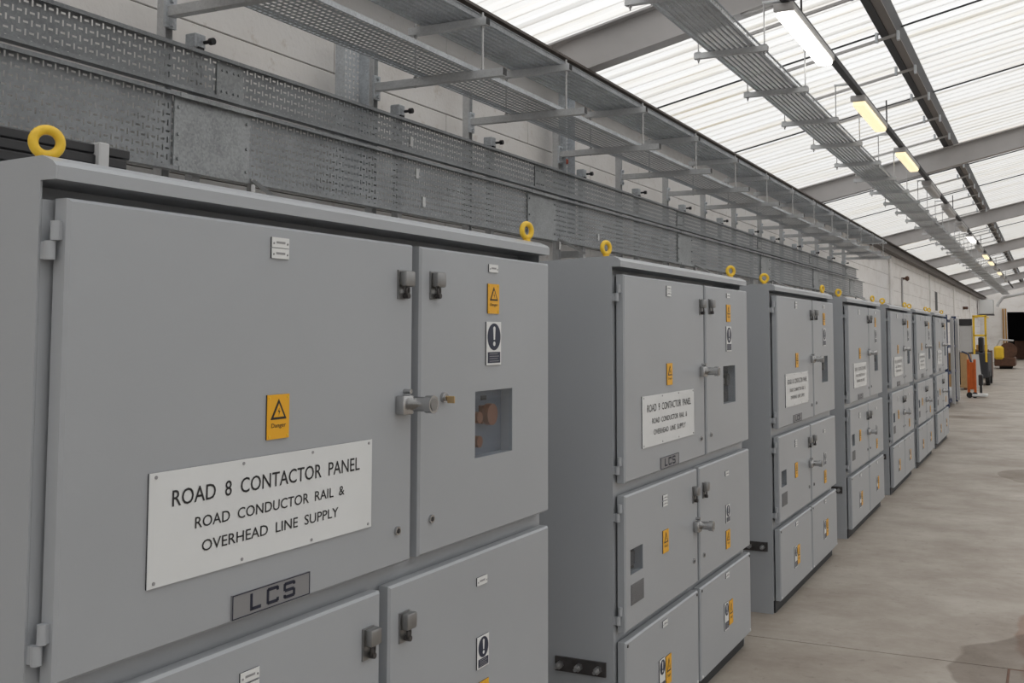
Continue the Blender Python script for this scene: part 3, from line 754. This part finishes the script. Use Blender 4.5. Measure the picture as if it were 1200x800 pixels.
for k, kind in enumerate(LIT):
    y = 7.32 + 3.23 * k
    kd = {'white': 'lit white', 'warm': 'lit warm yellow', 'off': 'unlit grey'}[kind]
    t = thing('batten_light', '%s batten light under the roof, %s in the row' % (kd, nth(k)), 'light', (-1.625, y + .78, 3.83), 'batten lights in a row')
    MB().bbox(-1.71, -1.565, y, y + 1.56, 3.885, 3.934, .01).build('housing', 'palegrey', t)
    MB().bbox(-1.703, -1.572, y + .02, y + 1.54, 3.828, 3.886, .028, 3).build('diffuser', 'lamp_' + kind, t, True)
    for yy in (y - .01, y + 1.54): MB().bbox(-1.712, -1.563, yy, yy + .025, 3.87, 3.934, .008).build('end_cap', 'steelpaint', t)

# ------------------------------------------------------------------ things at the far end
# wall lamp on its conduit
t = thing('wall_lamp', 'small dark lamp on a thin conduit against the white far wall', 'lamp', (WX, 28.2, 2.0))
MB().cyl((-3.375, 28.2, 2.0), (-3.375, 28.2, 2.98), .022, 8).build('conduit', 'steelpaint', t, True)
m = MB().cyl((WX, 28.3, 2.98), (-3.30, 28.3, 2.98), .03, 10); m.cyl((-3.30, 28.3, 2.98), (-3.25, 28.3, 2.98), .05, 12, .07); m.cyl((-3.25, 28.3, 2.98), (-3.21, 28.3, 2.98), .07, 12, .04); m.build('lamp_head', 'brown', t, True)
tag(MB().bbox(WX, -3.2, 49.6, 50.0, 2.62, 2.74, .01).build('sounder', 'brown', origin=(-3.3, 49.8, 2.62)), 'small dark sounder on the far white wall', 'sounder')
# grey enclosure hung near the end of the wall
t = thing('hanging_enclosure', 'pale grey box hung high at the far end of the wall', 'box', (-2.95, 60.3, 2.5))
MB().bbox(-3.32, -2.60, 60.0, 60.6, 2.56, 3.34, .02).build('body', 'palegrey', t)
MB().box(-3.30, -2.62, 59.98, 60.0, 2.60, 3.30).build('lid', 'whiteplastic', t)
MB().box(WX, -2.58, 59.96, 60.6, 2.50, 2.56).build('base_rail', 'darkmetal', t)
MB().path([(-2.40, 60, 2.95), (-2.36, 60, 3.12), (-2.14, 60, 3.42), (-1.1, 60, 3.66), (0.6, 60, 4.06)], .075, 12).build('duct', 'palegrey', origin=(-2, 60, 3))
tag(bpy.data.objects['duct'], 'white duct crossing the roof at the far end', 'duct')
bpy.data.objects['duct'].name = 'air_duct'
for k, x in enumerate((-2.22, -2.09)):
    tag(MB().cyl((x, 62.2, 0), (x, 62.2, 2.9), .045, 10).build('conduit_pipe', 'ochre', smooth=True, origin=(x, 62.2, 0)), ('ochre upright pipe at the far wall corner' if k == 0 else 'ochre upright pipe beside the dark far opening'), 'pipe')

# blue and white storage rack just past the cabinets
t = thing('storage_rack', 'tall dark blue storage rack with pale front posts just past the cabinets', 'rack', (-2.2, 25, 0))
for x in (-2.62, -1.98):
    for y in (23.6, 25.9): MB().box(x - .05, x + .05, y - .05, y + .05, 0, 1.96).build('upright_post', 'blue', t)
for y in (24.25, 25.55): MB().box(-1.93, -1.86, y - .06, y + .06, 0.05, 1.90).build('front_post', 'palegrey', t)
for zz in (.12, .72, 1.28, 1.84): MB().box(-2.62, -1.92, 23.6, 25.9, zz - .02, zz + .02).build('shelf', 'blue', t)
MB().box(-2.66, -2.6, 23.6, 25.9, 0.1, 1.9).build('back_sheet', 'blue', t)
tag(MB().bbox(-2.3, -1.95, 25.0, 25.4, .741, 1.12, .01).build('carton', 'cardboard', origin=(-2.1, 25.2, .741)), 'brown cardboard carton on the blue rack shelf', 'carton')
tag(MB().bbox(-2.4, -1.95, 24.4, 25.4, .141, .36, .03).build('crate', 'whiteplastic', origin=(-2.2, 24.9, .141)), 'white crate on the bottom shelf of the blue rack', 'crate')
# orange hand stacker
t = thing('hand_stacker', 'orange hand stacker with pale forks beside the storage rack', 'stacker', (-1.7, 27.6, 0))
for x in (-1.80, -1.655): MB().bbox(x - .03, x + .03, 27.5, 27.6, .08, .93, .006).build('mast', 'orange', t)
MB().bbox(-1.80, -1.65, 27.52, 27.58, .2, .86, .006).build('mast_plate', 'orange', t)
for y in (27.42, 27.75): MB().bbox(-1.72, -1.38, y - .06, y + .06, .04, .10, .01).build('fork', 'whiteplastic', t)
for x in (-1.78, -1.66): MB().cyl((x, 27.40, .07), (x, 27.48, .07), .07, 14).build('wheel', 'rubber', t, True)
m = MB().path([(-1.73, 27.62, .85), (-1.80, 27.7, 1.05), (-1.95, 27.7, 1.12)], .02); m.build('handle', 'blue', t, True)
m = MB().bbox(-1.60, -1.50, 27.9, 28.15, .28, .55, .02); m.cyl((-1.55, 28.0, 0), (-1.55, 28.0, .3), .03, 8); m.cyl((-1.55, 28.0, 0), (-1.55, 28.0, .03), .1, 12)
tag(m.build('pump_unit', 'blackplastic', origin=(-1.55, 28, 0)), 'small black pump on a stand behind the orange stacker', 'pump')
# yellow framed lift truck
t = thing('lift_truck', 'yellow framed lift truck with grey body parked by the far wall', 'truck', (-2.1, 34.5, 0))
MB().bbox(-2.50, -1.66, 34.0, 36.0, .22, .98, .03).build('chassis', 'darkroom', t)
MB().bbox(-2.46, -2.09, 34.0, 35.4, .98, 1.80, .02).build('grey_housing', 'palegrey', t)
MB().bbox(-2.45, -2.08, 33.98, 34.03, 1.80, 2.0, .005).build('dark_screen', 'blackplastic', t)
for x in (-2.04, -1.71): MB().bbox(x - .03, x + .03, 33.98, 34.06, .7, 2.10, .008).build('guard_post', 'yellow', t)
for zz in (2.08, 1.50): MB().bbox(-2.07, -1.68, 33.98, 34.06, zz - .03, zz + .03, .008).build('cross_bar', 'yellow', t)
for x in (-2.04, -1.71): MB().bbox(x - .03, x + .03, 34.06, 35.6, 2.04, 2.09, .008).build('roof_rail', 'yellow', t)
MB().bbox(-1.95, -1.80, 34.4, 34.9, .98, 1.45, .04).build('seat', 'blackplastic', t)
for x in (-2.48, -1.70):
    for y in (34.3, 35.7): MB().cyl((x - .06, y, .22), (x + .06, y, .22), .22, 18).build('wheel', 'rubber', t, True)
# boards leaning against the truck
for k, (y, mtl, lab) in enumerate(((33.0, 'palegrey', 'pale grey board leaning by the yellow truck'), (33.5, 'cardboard', 'brown wooden board leaning by the yellow truck'))):
    m = MB(); m.add([(-1.98 + .2 * k * .0, y, 0.0), (-1.78, y, 0.0), (-1.88, y + .25, .95), (-2.08, y + .25, .95), (-1.98, y + .03, 0.0), (-1.78, y + .03, 0.0), (-1.88, y + .28, .95), (-2.08, y + .28, .95)],
                    [(0, 1, 2, 3), (7, 6, 5, 4), (0, 4, 5, 1), (1, 5, 6, 2), (2, 6, 7, 3), (3, 7, 4, 0)])
    o = m.build('leaning_board', mtl, origin=(-1.9, y, 0)); tag(o, lab, 'board')
    if k: o.location.x -= .2
# workbench and yellow machine farther on
t = thing('workbench', 'dark workbench with brown top along the far wall', 'bench', (-2.6, 44, 0))
MB().bbox(-3.2, -2.25, 42, 47, .82, .90, .01).build('bench_top', 'brown', t)
for y in (42.2, 44.5, 46.8):
    for x in (-3.1, -2.35): MB().box(x - .05, x + .05, y - .05, y + .05, 0, .82).build('leg', 'darkroom', t)
MB().box(-3.15, -2.3, 42.2, 46.8, .1, .5).build('lower_cupboard', 'brown', t)
t = thing('winch_machine', 'yellow and rust brown winch machine at the far end of the aisle', 'machine', (-1.75, 50.5, 0))
MB().bbox(-2.2, -1.35, 50, 52, 0.12, .50, .03).build('base', 'brown', t)
MB().bbox(-2.2, -1.80, 49.9, 51.4, .42, 1.0, .08).build('yellow_housing', 'yellow', t)
m = MB().cyl((-1.62, 50.1, .80), (-1.62, 51.4, .80), .30, 20); m.build('drum', 'brown', t, True)
m = MB().cyl((-1.62, 50.05, .80), (-1.62, 50.1, .80), .36, 20); m.build('drum_flange', 'brown', t, True)
MB().path([(-2.1, 50.1, .95), (-1.95, 50.1, 1.28), (-1.4, 50.1, 1.24)], .04).build('hand_rail', 'palegrey', t, True)
for y in (50.3, 51.7): MB().cyl((-2.0, y, .14), (-1.5, y, .14), .14, 14).build('wheel', 'rubber', t, True)
# square access cover in the floor by the damp patch
c = thing('floor_hatch', 'reddish steel access cover set in the floor beside the joint', 'hatch', (0.08, 5.15, 0))
MB().bbox(-0.222, 0.38, 4.72, 5.455, 0.0005, .004, .001).build('cover_plate', 'brown', c)
MB().box(-0.21, 0.37, 4.735, 5.44, .004, .0046).build('cover_panel', 'floor', c)

for k, (x, y, z1, mtl, lab) in enumerate(((-2.35, 31.2, 1.02, 'cardboard', 'tan timber crate standing on end before the yellow truck'), (-2.05, 38.6, .98, 'brown', 'rust brown timber crate behind the yellow truck'), (-2.3, 40.6, 1.15, 'ochre', 'ochre timber crate nearer the dark workbench'))):
    t = thing('timber_crate', lab, 'crate', (x, y, 0))
    for q in range(4): MB().bbox(x - .28, x - .255, y + .18 * q, y + .18 * q + .15, .06, z1, .004).build('side_plank', mtl, t)
    for q in range(3): MB().bbox(x - .25 + .18 * q, x - .10 + .18 * q, y, y + .025, .06, z1, .004).build('front_plank', mtl, t)
    for q in range(4): MB().bbox(x + .255, x + .28, y + .18 * q, y + .18 * q + .15, .06, z1, .004).build('side_plank', mtl, t)
    MB().box(x - .27, x + .27, y + .03, y + .72, .06, .10).build('bottom_board', mtl, t)
    for q in (-.22, .22): MB().box(x + q - .04, x + q + .04, y, y + .72, 0, .06).build('runner', 'brown', t)
tag(MB().bbox(-1.9, -1.1, 70.0, 71.0, 0, 1.1, .03).build('steel_bin', 'brown', origin=(-1.5, 70.5, 0)), 'rust brown bin inside the dark far opening', 'bin')
# small white stickers on the wall trays
for (y, z, par) in ((4.80, 2.60, up_t), (4.86, 2.43, lo_t), (4.93, 2.28, lo_t), (7.45, 2.29, lo_t)):
    MB().box(-3.136, -3.133, y - .014, y + .014, z, z + .055).build('sticker', 'whiteplastic', par)
